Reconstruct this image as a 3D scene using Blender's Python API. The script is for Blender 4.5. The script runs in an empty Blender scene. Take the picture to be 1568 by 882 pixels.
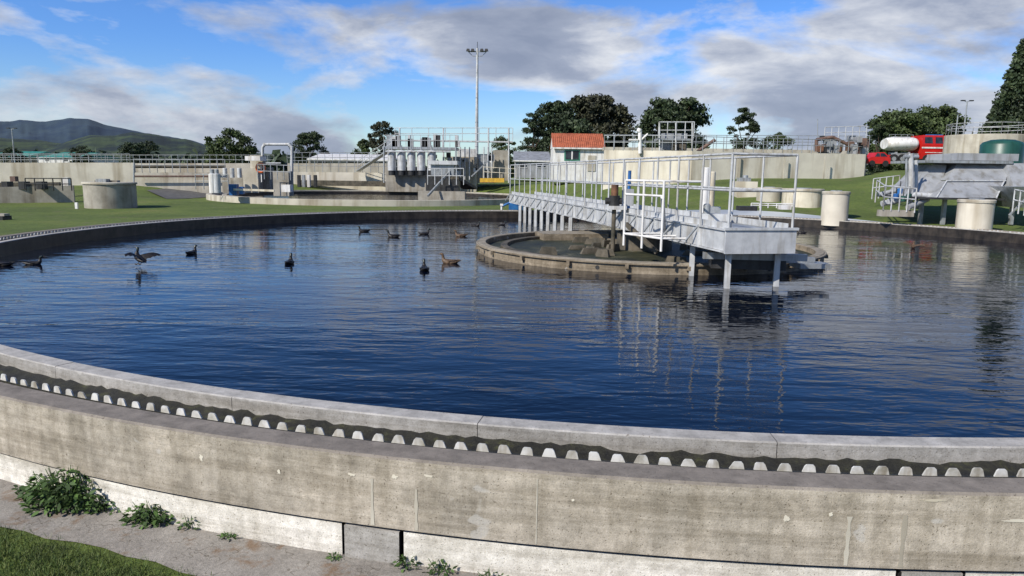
import bpy, math, random
import numpy as np
from mathutils import Vector, Matrix, noise as mnoise
random.seed(7); rng=np.random.default_rng(7)
S=bpy.context.scene
# ------------------------------------------------------------- camera frame
F=1102.0; PT=math.radians(9.01); RO=math.radians(0.83); H=1.85; WZ=-.36
def W(px,py,D):
    "world point seen at bearing px,py standing D metres away"
    u=px-784; v=py-441; c,s=math.cos(RO),math.sin(RO)
    u,v=c*u+s*v,-s*u+c*v
    dx,dy,dz=u,F*math.cos(PT)-v*math.sin(PT),-F*math.sin(PT)-v*math.cos(PT)
    t=D/dy
    return Vector((dx*t,D,H+dz*t))
def onz(px,py,z):
    p=W(px,py,1.0); t=(z-H)/(p.z-H)
    return Vector((p.x*t,t,z))
def sm(a,b,x):
    t=min(1,max(0,(x-a)/(b-a))); return t*t*(3-2*t)
TC=Vector((2.97,20.97,0))
c2=W(578,290,53.2); C2=Vector((c2.x,53.2,0))
def g(x,y):
    z=-0.78+0.66*sm(8,15,y)
    if y>10:
        b=x/y
        st=36-8*sm(0,.4,b)
        z+=(0.95+1.0*sm(-.05,.32,b))*sm(st,st+24,y)*sm(12.5,17.5,math.hypot(x-C2.x,y-C2.y))
        z+=0.9*sm(.44,.53,b)*sm(st,72,y)
    return z
# ------------------------------------------------------------- materials
def new_mat(name):
    m=bpy.data.materials.new(name); m.use_nodes=True
    nt=m.node_tree; nt.nodes.clear()
    o=nt.nodes.new('ShaderNodeOutputMaterial'); b=nt.nodes.new('ShaderNodeBsdfPrincipled')
    nt.links.new(b.outputs[0],o.inputs[0])
    return m,nt,b
def noise(nt,vec,scale,detail=5,rough=.55,dist=0):
    n=nt.nodes.new('ShaderNodeTexNoise'); n.inputs['Scale'].default_value=scale
    n.inputs['Detail'].default_value=detail; n.inputs['Roughness'].default_value=rough
    n.inputs['Distortion'].default_value=dist
    nt.links.new(vec,n.inputs['Vector']); return n.outputs['Fac']
def ramp(nt,fac,stops):
    r=nt.nodes.new('ShaderNodeValToRGB'); e=r.color_ramp.elements
    while len(e)<len(stops): e.new(.5)
    for i,(p,c) in enumerate(stops):
        e[i].position=p; e[i].color=(c[0],c[1],c[2],1) if not isinstance(c,(int,float)) else (c,c,c,1)
    nt.links.new(fac,r.inputs[0]); return r.outputs[0]
def mix(nt,fac,a,b,mode='MIX'):
    m=nt.nodes.new('ShaderNodeMix'); m.data_type='RGBA'; m.blend_type=mode
    for sock,val in((m.inputs[0],fac),(m.inputs[6],a),(m.inputs[7],b)):
        if hasattr(val,'links'): nt.links.new(val,sock)
        elif isinstance(val,(int,float)): sock.default_value=val
        else: sock.default_value=(*val,1)
    return m.outputs[2]
def math_n(nt,op,a,b=None,c=None,clamp=False):
    m=nt.nodes.new('ShaderNodeMath'); m.operation=op; m.use_clamp=clamp
    for i,v in enumerate((a,b,c)):
        if v is None: continue
        if hasattr(v,'links'): nt.links.new(v,m.inputs[i])
        else: m.inputs[i].default_value=v
    return m.outputs[0]
def bump(nt,b,h,strength,dist):
    n=nt.nodes.new('ShaderNodeBump'); n.inputs['Strength'].default_value=strength
    n.inputs['Distance'].default_value=dist; nt.links.new(h,n.inputs['Height'])
    nt.links.new(n.outputs[0],b.inputs['Normal']); return n
def mapping(nt,vec,scale,rot=(0,0,0)):
    m=nt.nodes.new('ShaderNodeMapping'); m.inputs['Scale'].default_value=scale
    m.inputs['Rotation'].default_value=rot
    nt.links.new(vec,m.inputs['Vector']); return m.outputs[0]
def pos(nt):
    return nt.nodes.new('ShaderNodeNewGeometry').outputs['Position']
def simple(name,c1,c2=None,scale=3,rough=.7,metal=0,bmp=.15,streak=True):
    if c2 is None: c2=tuple(x*.7 for x in c1)
    m,nt,b=new_mat(name); p=pos(nt)
    n=noise(nt,p,scale,6,.6); col=ramp(nt,n,[(.35,c2),(.62,c1)])
    if streak:
        s=noise(nt,mapping(nt,p,(2.2,2.2,.25)),scale,4)
        col=mix(nt,1,col,ramp(nt,s,[(.33,(.66,.62,.56)),(.52,(1,1,1))]),'MULTIPLY')
    nt.links.new(col,b.inputs['Base Color']); b.inputs['Roughness'].default_value=rough
    b.inputs['Metallic'].default_value=metal
    if bmp: bump(nt,b,noise(nt,p,scale*8,4),bmp,.01)
    return m
def concrete_near(name,light,dark,top_dark,lich=1.0,streak=.5):
    m,nt,b=new_mat(name)
    geo=nt.nodes.new('ShaderNodeNewGeometry'); p=geo.outputs['Position']
    big=noise(nt,p,1.1,7,.65,.3); fine=noise(nt,p,14,6,.65); grit=noise(nt,p,90,3,.7)
    col=ramp(nt,big,[(.36,dark),(.60,light)])
    col=mix(nt,.7,col,ramp(nt,fine,[(.3,(.62,.6,.57)),(.65,(1.12,1.1,1.08))]),'MULTIPLY')
    col=mix(nt,.6,col,ramp(nt,grit,[(.32,(.66,.65,.62)),(.6,(1.08,1.08,1.07))]),'MULTIPLY')
    st=noise(nt,mapping(nt,p,(5,5,.5)),1.6,5,.6,.4)
    col=mix(nt,streak,col,ramp(nt,st,[(.36,(.55,.53,.48)),(.56,(1,1,1))]),'MULTIPLY')
    tide=noise(nt,mapping(nt,p,(.5,.5,9)),1.0,6,.7)
    col=mix(nt,.8,col,ramp(nt,tide,[(.38,(.62,.6,.56)),(.56,(1.05,1.05,1.05))]),'MULTIPLY')
    ch=noise(nt,mapping(nt,p,(1,1,1.4)),3.1,2,.5)
    col=mix(nt,ramp(nt,ch,[(.70,0),(.72,.45)]),col,(.56,.54,.5))
    nz=nt.nodes.new('ShaderNodeSeparateXYZ'); nt.links.new(geo.outputs['Normal'],nz.inputs[0])
    lch=ramp(nt,noise(nt,p,5,7,.7),[(.3,tuple(x*.5 for x in top_dark)),(.7,tuple(x*1.4 for x in top_dark))])
    topf=ramp(nt,nz.outputs[2],[(.3,0),(.8,.9*lich)])
    col=mix(nt,topf,col,lch)
    pit=nt.nodes.new('ShaderNodeTexVoronoi'); pit.inputs['Scale'].default_value=34
    nt.links.new(p,pit.inputs['Vector'])
    pm=ramp(nt,pit.outputs['Distance'],[(.06,0),(.16,1)])
    col=mix(nt,1,col,mix(nt,pm,(.6,.58,.55),(1,1,1)),'MULTIPLY')
    sp=ramp(nt,noise(nt,p,45,2,.5),[(.24,(.5,.47,.42)),(.34,(1,1,1))])
    col=mix(nt,1,col,sp,'MULTIPLY')
    nt.links.new(col,b.inputs['Base Color']); b.inputs['Roughness'].default_value=.9
    hgt=math_n(nt,'ADD',math_n(nt,'MULTIPLY',fine,.6),math_n(nt,'MULTIPLY',grit,.35))
    hgt=math_n(nt,'ADD',hgt,math_n(nt,'MULTIPLY',pm,.3))
    bump(nt,b,hgt,.65,.012)
    return m
M={}
M['conc']=concrete_near('weathered_concrete',(.58,.52,.435),(.37,.335,.28),(.19,.165,.14))
M['conc_ring']=concrete_near('stained_ring_concrete',(.38,.32,.24),(.18,.145,.10),(.26,.23,.18))
M['conc_top']=concrete_near('launder_concrete',(.44,.425,.40),(.35,.34,.32),(.44,.42,.39),.8,.3)
M['wet']=simple('wet_stained_concrete',(.055,.045,.035),(.018,.015,.012),3,.4,0,.4)
M['white_wall']=concrete_near('lime_washed_wall',(.86,.83,.77),(.72,.69,.62),(.5,.48,.43),1,.3)
M['conc_far']=simple('pale_concrete',(.54,.50,.41),(.38,.345,.28),.8,.85)
M['conc_white']=simple('cream_painted_concrete',(.74,.685,.56),(.59,.54,.44),.6,.8)
M['conc_grey']=simple('grey_concrete',(.40,.37,.31),(.24,.22,.18),1.2,.9)
M['conc_dark']=simple('mossy_dark_concrete',(.13,.11,.08),(.045,.042,.03),3,.8,0,.4)
M['white']=simple('white_paint',(.82,.81,.78),(.7,.68,.64),2,.5)
M['cream']=simple('cream_paint',(.74,.68,.54),(.6,.54,.42),2,.5)
M['galv']=simple('galvanised_steel',(.42,.44,.45),(.3,.32,.33),4,.45,.35,.05)
M['galv_w']=simple('weathered_aluminium',(.60,.61,.61),(.43,.44,.445),3,.55,.1,.1)
M['grey']=simple('grey_painted_steel',(.36,.37,.38),(.27,.28,.29),1.5,.5,.05)
M['dark']=simple('dark_steel',(.05,.05,.05),(.025,.025,.025),4,.5,.2)
M['rust']=simple('rusted_steel',(.22,.10,.05),(.09,.05,.03),6,.8)
M['brownp']=simple('brown_pipe',(.18,.11,.08),(.1,.06,.05),3,.6)
M['orange']=simple('orange_buoy',(.8,.16,.03),None,3,.5,0,0,False)
M['roof_or']=simple('terracotta_roof',(.46,.13,.06),(.33,.095,.045),2,.7)
M['roof_gr']=simple('grey_roof',(.33,.34,.35),(.25,.26,.27),1,.5)
M['teal']=simple('green_roof',(.05,.3,.22),(.04,.22,.16),1,.5)
M['dgreen']=simple('dark_green_tank',(.02,.09,.07),(.014,.06,.045),1,.4)
M['red']=simple('red_vehicle_paint',(.55,.02,.015),(.45,.015,.012),2,.25,0,0,False)
M['blue']=simple('blue_paint',(.03,.16,.42),(.02,.1,.3),3,.4)
M['yellow']=simple('yellow_paint',(.7,.42,.04),(.5,.3,.03),3,.5)
M['rubber']=simple('tyre_rubber',(.02,.02,.02),None,5,.8,0,0,False)
m,nt,b=new_mat('window_glass'); b.inputs['Roughness'].default_value=.08
nt.links.new(ramp(nt,noise(nt,pos(nt),2),[(.4,(.015,.02,.025)),(.6,(.04,.05,.06))]),b.inputs['Base Color']); M['glass']=m
M['gglass']=simple('green_window',(.08,.3,.2),(.05,.2,.14),2,.2,0,0,False)
M['plastic']=simple('weir_plate_white',(.72,.71,.67),(.38,.36,.30),6,.5,0,.1)
M['duck']=simple('dark_feathers',(.022,.018,.016),(.008,.007,.007),25,.5,0,.2,False)
M['duckb']=simple('brown_feathers',(.16,.10,.055),(.05,.03,.018),30,.6,0,.2,False)
M['duckh']=simple('duck_head_feathers',(.03,.045,.035),(.012,.014,.012),20,.4,0,0,False)
M['bill']=simple('duck_bill',(.12,.10,.07),None,20,.4,0,0,False)
M['bark']=simple('bark',(.09,.065,.045),(.04,.03,.02),5,.9,0,.5)
def foliage(name,c1,c2,c3,sc=.5):
    m,nt,b=new_mat(name); geo=nt.nodes.new('ShaderNodeNewGeometry')
    r=ramp(nt,geo.outputs['Random Per Island'],[(0,c1),(.55,c2),(1,c3)])
    n=ramp(nt,noise(nt,geo.outputs['Position'],sc,3),[(.35,(.6,.6,.6)),(.62,(1.2,1.2,1.1))])
    nt.links.new(mix(nt,1,r,n,'MULTIPLY'),b.inputs['Base Color']); b.inputs['Roughness'].default_value=.7
    return m
M['leaf']=foliage('tree_foliage',(.030,.050,.015),(.055,.085,.024),(.09,.12,.038))
M['leafd']=foliage('dark_pine_foliage',(.020,.036,.016),(.034,.056,.022),(.058,.082,.032))
M['leafb']=foliage('brown_green_foliage',(.026,.030,.017),(.044,.047,.023),(.065,.067,.034))
M['leaff']=foliage('hazy_foliage',(.03,.05,.03),(.045,.07,.035),(.065,.09,.045))
M['weed']=foliage('weed_leaves',(.03,.06,.012),(.055,.11,.022),(.10,.18,.04),6)
M['blade']=foliage('grass_blades',(.04,.07,.014),(.08,.135,.026),(.16,.18,.06),3)
m,nt,b=new_mat('mown_grass'); p=pos(nt)
c=ramp(nt,noise(nt,p,.25,6,.6),[(.3,(.078,.115,.018)),(.55,(.12,.17,.028)),(.75,(.185,.20,.05))])
c=mix(nt,.9,c,ramp(nt,noise(nt,p,6,6,.75),[(.3,(.5,.52,.45)),(.7,(1.35,1.3,1.2))]),'MULTIPLY')
c=mix(nt,ramp(nt,noise(nt,p,.9,5,.6,.5),[(.58,0),(.68,.55)]),c,(.18,.155,.085))
nt.links.new(c,b.inputs['Base Color']); b.inputs['Roughness'].default_value=.95
bump(nt,b,noise(nt,p,18,5,.8),.8,.06); M['grass']=m
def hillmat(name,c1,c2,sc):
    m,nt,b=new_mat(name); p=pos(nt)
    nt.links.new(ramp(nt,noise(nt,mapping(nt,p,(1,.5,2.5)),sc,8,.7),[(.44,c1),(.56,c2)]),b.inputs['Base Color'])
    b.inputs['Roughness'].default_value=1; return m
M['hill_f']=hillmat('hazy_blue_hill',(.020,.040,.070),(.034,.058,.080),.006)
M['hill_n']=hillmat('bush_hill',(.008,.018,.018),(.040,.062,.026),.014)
m,nt,b=new_mat('worn_path'); p=pos(nt)
c=ramp(nt,noise(nt,p,2.2,7,.65),[(.3,(.22,.20,.175)),(.65,(.38,.355,.315))])
c=mix(nt,.8,c,ramp(nt,noise(nt,p,40,4,.8),[(.3,(.6,.6,.58)),(.65,(1.15,1.12,1.1))]),'MULTIPLY')
v=nt.nodes.new('ShaderNodeTexVoronoi'); v.feature='DISTANCE_TO_EDGE'; v.inputs['Scale'].default_value=1.7
wv=nt.nodes.new('ShaderNodeVectorMath'); wv.operation='ADD'; nt.links.new(p,wv.inputs[0])
nz=nt.nodes.new('ShaderNodeTexNoise'); nz.inputs['Scale'].default_value=5; nt.links.new(p,nz.inputs[0]); nt.links.new(nz.outputs['Color'],wv.inputs[1])
nt.links.new(wv.outputs[0],v.inputs['Vector'])
c=mix(nt,.8,c,ramp(nt,v.outputs['Distance'],[(.0,(.3,.27,.2)),(.012,(1,1,1))]),'MULTIPLY')
dirt=ramp(nt,noise(nt,p,3.3,6,.7,.3),[(.56,0),(.66,.75)])
c=mix(nt,dirt,c,(.2,.12,.06))
nt.links.new(c,b.inputs['Base Color']); b.inputs['Roughness'].default_value=.95
bump(nt,b,noise(nt,p,50,5,.8),.8,.01); M['path']=m
M['asph']=simple('road_asphalt',(.13,.125,.115),(.08,.077,.07),3,.9,0,.3,False)
def mossm(name,st,sc=7,rough=.5):
    m,nt,b=new_mat(name); p=pos(nt)
    nt.links.new(ramp(nt,noise(nt,p,sc,7,.75,.4),st),b.inputs['Base Color']); b.inputs['Roughness'].default_value=rough
    bump(nt,b,noise(nt,p,30,6,.8),1,.02); return m
M['moss']=mossm('mossy_channel',[(.4,(.010,.010,.008)),(.56,(.028,.027,.016)),(.68,(.085,.09,.028)),(.8,(.18,.15,.08))])
M['scum']=mossm('brown_scum',[(.36,(.012,.015,.009)),(.5,(.032,.036,.016)),(.6,(.065,.062,.028)),(.72,(.24,.23,.2))],1.4,.6)
def water(name,base,amp=1):
    m,nt,b=new_mat(name); p=pos(nt)
    nt.links.new(ramp(nt,noise(nt,p,.2,3),[(.3,base),(.7,tuple(x*1.5 for x in base))]),b.inputs['Base Color'])
    b.inputs['Roughness'].default_value=.02; b.inputs['IOR'].default_value=1.333
    a=noise(nt,mapping(nt,p,(.8,2.4,1),(0,0,.22)),1.5,2,.45,.3)
    a2=noise(nt,mapping(nt,p,(1.0,2.3,1),(0,0,-.25)),4.6,2,.5,.4)
    a3=noise(nt,mapping(nt,p,(1,1.6,1)),.35,2)
    calm=ramp(nt,noise(nt,mapping(nt,p,(.5,1.4,1),(0,0,.2)),.28,3),[(.38,.35),(.68,1.0)])
    hh=math_n(nt,'ADD',math_n(nt,'MULTIPLY',a,.05),math_n(nt,'MULTIPLY',a2,.015))
    hh=math_n(nt,'ADD',math_n(nt,'MULTIPLY',hh,calm),math_n(nt,'MULTIPLY',a3,.05))
    bump(nt,b,hh,amp,1.0); return m
M['water']=water('dark_water',(.0006,.0022,.008),.42)
# ------------------------------------------------------------- mesh builder
class MB:
    def __init__(s): s.v=[];s.f=[];s.mi=[];s.sm=[];s.mats=[]
    def mid(s,k):
        if k not in s.mats: s.mats.append(k)
        return s.mats.index(k)
    def add(s,vs,fs,k,smooth=False):
        o=len(s.v); s.v+= [tuple(v) for v in vs]; i=s.mid(k)
        for f in fs: s.f.append([o+a for a in f]); s.mi.append(i); s.sm.append(smooth)
    def box(s,c,d,k,rz=0,taper=1):
        c=Vector(c); R=Matrix.Rotation(rz,3,'Z'); vs=[]
        for z in(-1,1):
            t=taper if z>0 else 1
            for x,y in((-1,-1),(1,-1),(1,1),(-1,1)):
                vs.append(c+R@Vector((x*d[0]/2*t,y*d[1]/2*t,z*d[2]/2)))
        s.add(vs,[(3,2,1,0),(4,5,6,7),(0,1,5,4),(1,2,6,5),(2,3,7,6),(3,0,4,7)],k)
    def beam(s,a,b,w,h,k):
        a=Vector(a);b=Vector(b);d=(b-a).normalized()
        up=Vector((0,0,1)) if abs(d.z)<.95 else Vector((0,1,0))
        x=d.cross(up).normalized()*w/2; y=x.cross(d).normalized()*h/2
        vs=[a-x-y,a+x-y,a+x+y,a-x+y,b-x-y,b+x-y,b+x+y,b-x+y]
        s.add(vs,[(3,2,1,0),(4,5,6,7),(0,1,5,4),(1,2,6,5),(2,3,7,6),(3,0,4,7)],k)
    def tube(s,a,b,r,k,n=8,r2=None,caps=True):
        a=Vector(a);b=Vector(b);r2=r if r2 is None else r2
        d=(b-a).normalized(); up=Vector((0,0,1)) if abs(d.z)<.95 else Vector((1,0,0))
        x=d.cross(up).normalized(); y=d.cross(x)
        vs=[a+(x*math.cos(t)+y*math.sin(t))*r for t in[2*math.pi*i/n for i in range(n)]]
        vs+=[b+(x*math.cos(t)+y*math.sin(t))*r2 for t in[2*math.pi*i/n for i in range(n)]]
        s.add(vs,[(i,(i+1)%n,n+(i+1)%n,n+i) for i in range(n)],k,True)
        if caps: s.add(vs,[tuple(range(n))[::-1],tuple(range(n,2*n))],k)
    def path(s,pts,r,k,n=8):
        for a,b in zip(pts[:-1],pts[1:]): s.tube(a,b,r,k,n)
    def lathe(s,c,prof,k,n=32,smooth=True,a0=0,a1=2*math.pi):
        full=abs(a1-a0-2*math.pi)<1e-6; N=n if full else n+1; vs=[]
        for r,z in prof:
            for i in range(N):
                t=a0+(a1-a0)*i/n; vs.append((c[0]+r*math.cos(t),c[1]+r*math.sin(t),c[2]+z))
        fs=[]
        for j in range(len(prof)-1):
            for i in range(n):
                i2=(i+1)%N; fs.append((j*N+i,j*N+i2,(j+1)*N+i2,(j+1)*N+i))
        s.add(vs,fs,k,smooth)
    def cyl(s,c,r,h,k,n=32,bev=.03,r2=None):
        r2=r if r2 is None else r2
        s.lathe(c,[(r,0),(r2,h-bev)],k,n); s.lathe(c,[(r2,h-bev),(r2-bev,h),(0.001,h)],k,n,False)
    def ring(s,c,r1,r2,z0,z1,k,n=240,a0=0,a1=2*math.pi,bev=.012,ktop=None):
        for prof in([(r2,z0),(r2,z1-bev)],[(r2,z1-bev),(r2-bev,z1)],[(r1+bev,z1),(r1,z1-bev)],[(r1,z1-bev),(r1,z0)]):
            s.lathe(c,prof,k,n,True,a0,a1)
        s.lathe(c,[(r2-bev,z1),(r1+bev,z1)],ktop or k,n,True,a0,a1)
    def slab(s,p0,p1,y0,y1,D,dep,k,ext=0):
        a=W(p0,(y0+y1)/2,D);b_=W(p1,(y0+y1)/2,D); pm=(p0+p1)/2
        zt=W(pm,y0,D).z; zb=W(pm,y1,D).z-ext
        s.box(((a.x+b_.x)/2,D+dep/2,(zt+zb)/2),(abs(b_.x-a.x),dep,zt-zb),k)
    def rail(s,a,b,h,n,k,r=.022,rails=(1,.55),pn=6):
        a=Vector(a);b=Vector(b)
        for i in range(n+1):
            p=a.lerp(b,i/n); s.tube(p,p+Vector((0,0,h)),r,k,pn)
        for q in rails: s.tube(a+Vector((0,0,h*q)),b+Vector((0,0,h*q)),r,k,pn)
    def obj(s,name,parent=None):
        me=bpy.data.meshes.new(name); me.from_pydata(s.v,[],s.f)
        for k in s.mats: me.materials.append(M[k])
        me.polygons.foreach_set('material_index',s.mi); me.polygons.foreach_set('use_smooth',s.sm)
        me.update(); o=bpy.data.objects.new(name,me); S.collection.objects.link(o)
        if parent: o.parent=parent
        return o
def fast_mesh(name,verts,nper,mat):
    n=len(verts)//nper; me=bpy.data.meshes.new(name)
    me.vertices.add(len(verts)); me.vertices.foreach_set('co',np.asarray(verts,dtype=np.float32).ravel())
    me.loops.add(len(verts)); me.loops.foreach_set('vertex_index',np.arange(len(verts),dtype=np.int32))
    me.polygons.add(n); me.polygons.foreach_set('loop_start',np.arange(0,len(verts),nper,dtype=np.int32))
    me.materials.append(mat); me.update(calc_edges=True); me.validate()
    o=bpy.data.objects.new(name,me); S.collection.objects.link(o); return o
def empty(name):
    e=bpy.data.objects.new(name,None); S.collection.objects.link(e); return e
# ------------------------------------------------------------- ground
NA=240; radii=[16.84]+[17.0+ .35*i for i in range(6)]
r=19.3
while r<4500: radii.append(r); r*=1.045
vs=[];fs=[]
for rr in radii:
    for i in range(NA):
        t=2*math.pi*i/NA; x=TC.x+rr*math.cos(t); y=TC.y+rr*math.sin(t)
        vs.append((x,y,g(x,y)))
for j in range(len(radii)-1):
    for i in range(NA):
        i2=(i+1)%NA; fs.append((j*NA+i,j*NA+i2,(j+1)*NA+i2,(j+1)*NA+i))
b_=MB(); b_.add(vs,fs,'grass',True); b_.obj('ground')
b_=MB(); aa=[math.radians(200+ i*.8) for i in range(120)]
vs=[];fs=[]
for t in aa:
    for q,rr in enumerate((16.845,17.1,17.33+.03*math.sin(t*60)+.02*math.sin(t*171))):
        x=TC.x+rr*math.cos(t); y=TC.y+rr*math.sin(t); vs.append((x,y,g(x,y)+.02-(.012 if q==2 else 0)))
for i in range(len(aa)-1):
    for q in(0,1): fs.append((i*3+q,i*3+q+1,(i+1)*3+q+1,(i+1)*3+q))
b_.add(vs,fs,'path',True); b_.obj('footpath')
# ------------------------------------------------------------- main tank
tank=empty('settling_tank')
b_=MB()
b_.ring(TC,16.65,16.9,-.5,0,'conc',360,bev=.015); b_.lathe(TC,[(16.8,-.5),(16.9,-.5)],'dark',360); b_.obj('outer_wall',tank)
b_=MB(); b_.lathe(TC,[(16.80,-.54),(16.80,-.5)],'dark',360)
joints=[]
for px,py in((513,830),(601,848),(1349,862),(1447,868)):
    p=onz(px,py,-.6); joints.append(math.atan2(p.y-TC.y,p.x-TC.x))
base=sorted([-math.pi*.999]+sorted(joints)+[0.2,1.2,2.2,math.pi*.999])
for i in range(len(base)-1):
    a0,a1=base[i]+.0008,base[i+1]-.0008
    narrow=(a1-a0)<.05
    n=max(2,int((a1-a0)*60))
    k='conc_top' if narrow else 'white_wall'
    rr=16.885 if narrow else 16.868
    b_.lathe(TC,[(16.7,-1.2),(rr,-1.2)],k,n,True,a0,a1); b_.lathe(TC,[(rr,-1.2),(rr,-.53)],k,n,True,a0,a1); b_.lathe(TC,[(rr,-.53),(16.7,-.53)],k,n,True,a0,a1)
    for t in(a0,a1):
        c,s_=math.cos(t),math.sin(t)
        b_.add([(TC.x+16.7*c,TC.y+16.7*s_,-1.2),(TC.x+rr*c,TC.y+rr*s_,-1.2),(TC.x+rr*c,TC.y+rr*s_,-.53),(TC.x+16.7*c,TC.y+16.7*s_,-.53)],[(0,1,2,3)],'dark')
b_.lathe(TC,[(16.78,-1.2),(16.78,-.5)],'dark',360); b_.obj('lower_wall',tank)
b_=MB()
jj=[]
for px,py in((105,556),(355,607),(730,650),(1190,676)):
    p=onz(px,py,0); jj.append(math.atan2(p.y-TC.y,p.x-TC.x))
step=.142
angs=sorted(jj); a=angs[0]
while a>-math.pi: a-=step; angs.append(a)
a=max(jj)
while a<math.pi: a+=step; angs.append(a)
angs=sorted(angs)
for a0,a1 in zip(angs[:-1],angs[1:]):
    b_.ring(TC,15.94,16.13,-.5,random.uniform(-.003,.002),'conc_top',14,a0+.00015,a1-.00015,bev=.01)
b_.lathe(TC,[(15.95,-.5),(15.95,-.01),(16.12,-.01),(16.12,-.4)],'dark',360)
b_.obj('scum_baffle_wall',tank)
b_=MB(); b_.lathe(TC,[(15.932,-.9),(15.932,-.02)],'wet',360); b_.obj('waterline_stain',tank)
vs=[];fs=[];NN=1400
for j,rr in enumerate((16.13,16.2,16.31,16.4,16.46,16.52,16.655)):
    for i in range(NN):
        t=2*math.pi*i/NN; z=-.14+random.uniform(-.012,.012)+(.055 if j==0 else .015 if j==1 else 0)*(.5+.5*mnoise.noise(Vector((t*30,0,0)))+.4*mnoise.noise(Vector((t*110,3,0))))
        vs.append((TC.x+rr*math.cos(t),TC.y+rr*math.sin(t),z))
for j in range(6):
    for i in range(NN): fs.append((j*NN+i,j*NN+(i+1)%NN,(j+1)*NN+(i+1)%NN,(j+1)*NN+i))
b_=MB(); b_.add(vs,fs,'moss',True); b_.obj('mossy_launder_channel',tank)
NT=670; rr=16.53
def wp(t,z,r_=rr): return (TC.x+r_*math.cos(t),TC.y+r_*math.sin(t),z)
b_=MB()
for i in range(NT):
    t=2*math.pi*i/NT; w=2*math.pi/NT; j_=random.uniform(-.06,.06)*w; dz=random.uniform(-.010,.003); wb=random.uniform(.28,.34)
    pts=[(t-wb*w,-.055),(t+wb*w,-.055),(t+.21*w+j_,-.006+dz),(t+.14*w+j_,.005+dz),(t-.14*w+j_,.005+dz),(t-.21*w+j_,-.006+dz)]
    o=[wp(a,z) for a,z in pts]; inn=[wp(a,z,rr-.012) for a,z in pts]
    b_.add(o+inn,[(0,1,2,3,4,5),(11,10,9,8,7,6)]+[(q,(q+1)%6,(q+1)%6+6,q+6) for q in range(6)],'plastic')
b_.lathe(TC,[(rr+.004,-.13),(rr+.004,-.052),(rr-.014,-.052),(rr-.014,-.13)],'moss',360,False)
b_.obj('v_notch_weir',tank)
b_=MB(); b_.lathe((TC.x,TC.y,WZ),[(15.95,0),(0.01,0)],'water',128); b_.obj('water')
b_=MB()
for px,y0,w,za in((507,742,.03,-.16),(585,752,.03,-.2),(1357,795,.035,-.17),(1453,797,.035,-.15),(822,715,.008,-.05)):
    p=onz(px,y0+10,0); t=math.atan2(p.y-TC.y,p.x-TC.x); zb=-.49; n=9; dt=w/2/16.9; vs=[]
    for i in range(n):
        z=zb+(za-zb)*i/(n-1); j_=random.uniform(.4,1.1)
        for sg in(-1,1): tt=t+sg*dt*j_; vs.append((TC.x+16.9025*math.cos(tt),TC.y+16.9025*math.sin(tt),z))
    b_.add(vs,[(2*i,2*i+1,2*i+3,2*i+2) for i in range(n-1)],'conc_far')
for px,z,w,h in((1190,-.2,.06,.05),(645,-.10,.09,.025),(585,-.13,.06,.04),(1385,-.05,.2,.02),(1250,-.16,.03,.03),(185,-.18,.04,.07),(360,-.2,.03,.05),(1520,-.17,.35,.03),(880,-.17,.03,.02),(505,-.15,.06,.03)):
    p=onz(px,720,0); t=math.atan2(p.y-TC.y,p.x-TC.x); n=16; vs=[]
    for i in range(n):
        q=2*math.pi*i/n; rq=random.uniform(.45,1.05)
        tt=t+math.cos(q)*w/2*rq/16.9; vs.append((TC.x+16.9025*math.cos(tt),TC.y+16.9025*math.sin(tt),z+math.sin(q)*h/2*rq))
    b_.add(vs,[tuple(range(n))],'conc_white')
b_.obj('render_repairs',tank)
# ------------------------------------------------------------- centre ring
RC=Vector((3.85,21.0,0)); R3=4.85; ringo=empty('stilling_ring'); b_=MB()
b_.ring(RC,R3-.22,R3,-.9,-.09,'conc_ring',120,bev=.015)
b_.ring(RC,R3,R3+.06,-.15,-.105,'conc_ring',120,bev=.01)
for i in range(44):
    t=2*math.pi*i/44+.03
    c=Vector((RC.x+R3*math.cos(t),RC.y+R3*math.sin(t),-.26)); n=Vector((math.cos(t),math.sin(t),0))
    if i%3==0: b_.tube(c-n*.02,c+n*.004,.05,'dark',12)
    if i%2: c.z=-.2; b_.box(c+n*.05,(.1,.08,.1),'conc_ring',t)
b_.obj('ring_wall',ringo)
b_=MB(); b_.ring(RC,R3-.85,R3-.65,-.9,-.17,'conc_dark',90)
b_.lathe((RC.x,RC.y,-.25),[(R3-.22,0),(R3-.65,0)],'scum',90); b_.lathe((RC.x,RC.y,-.26),[(R3-.84,0),(.01,0)],'scum',90)
b_.obj('scum_filled_well',ringo)
b_=MB()
b_.cyl((RC.x,RC.y,-.9),.8,1.15,'conc_dark',32); b_.box((RC.x-1.9,RC.y+3.0,-.16),(2.2,1.2,.22),'conc_ring',.2)
for i in range(30):
    t=random.uniform(0,6.28); q=random.uniform(.8,3.7)
    b_.box((RC.x+q*math.cos(t),RC.y+q*math.sin(t),-.2),(random.uniform(.2,.8),.12,random.uniform(.1,.3)),'conc_dark',random.uniform(-.8,.8),.7)
b_.obj('centre_column',ringo)
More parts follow.
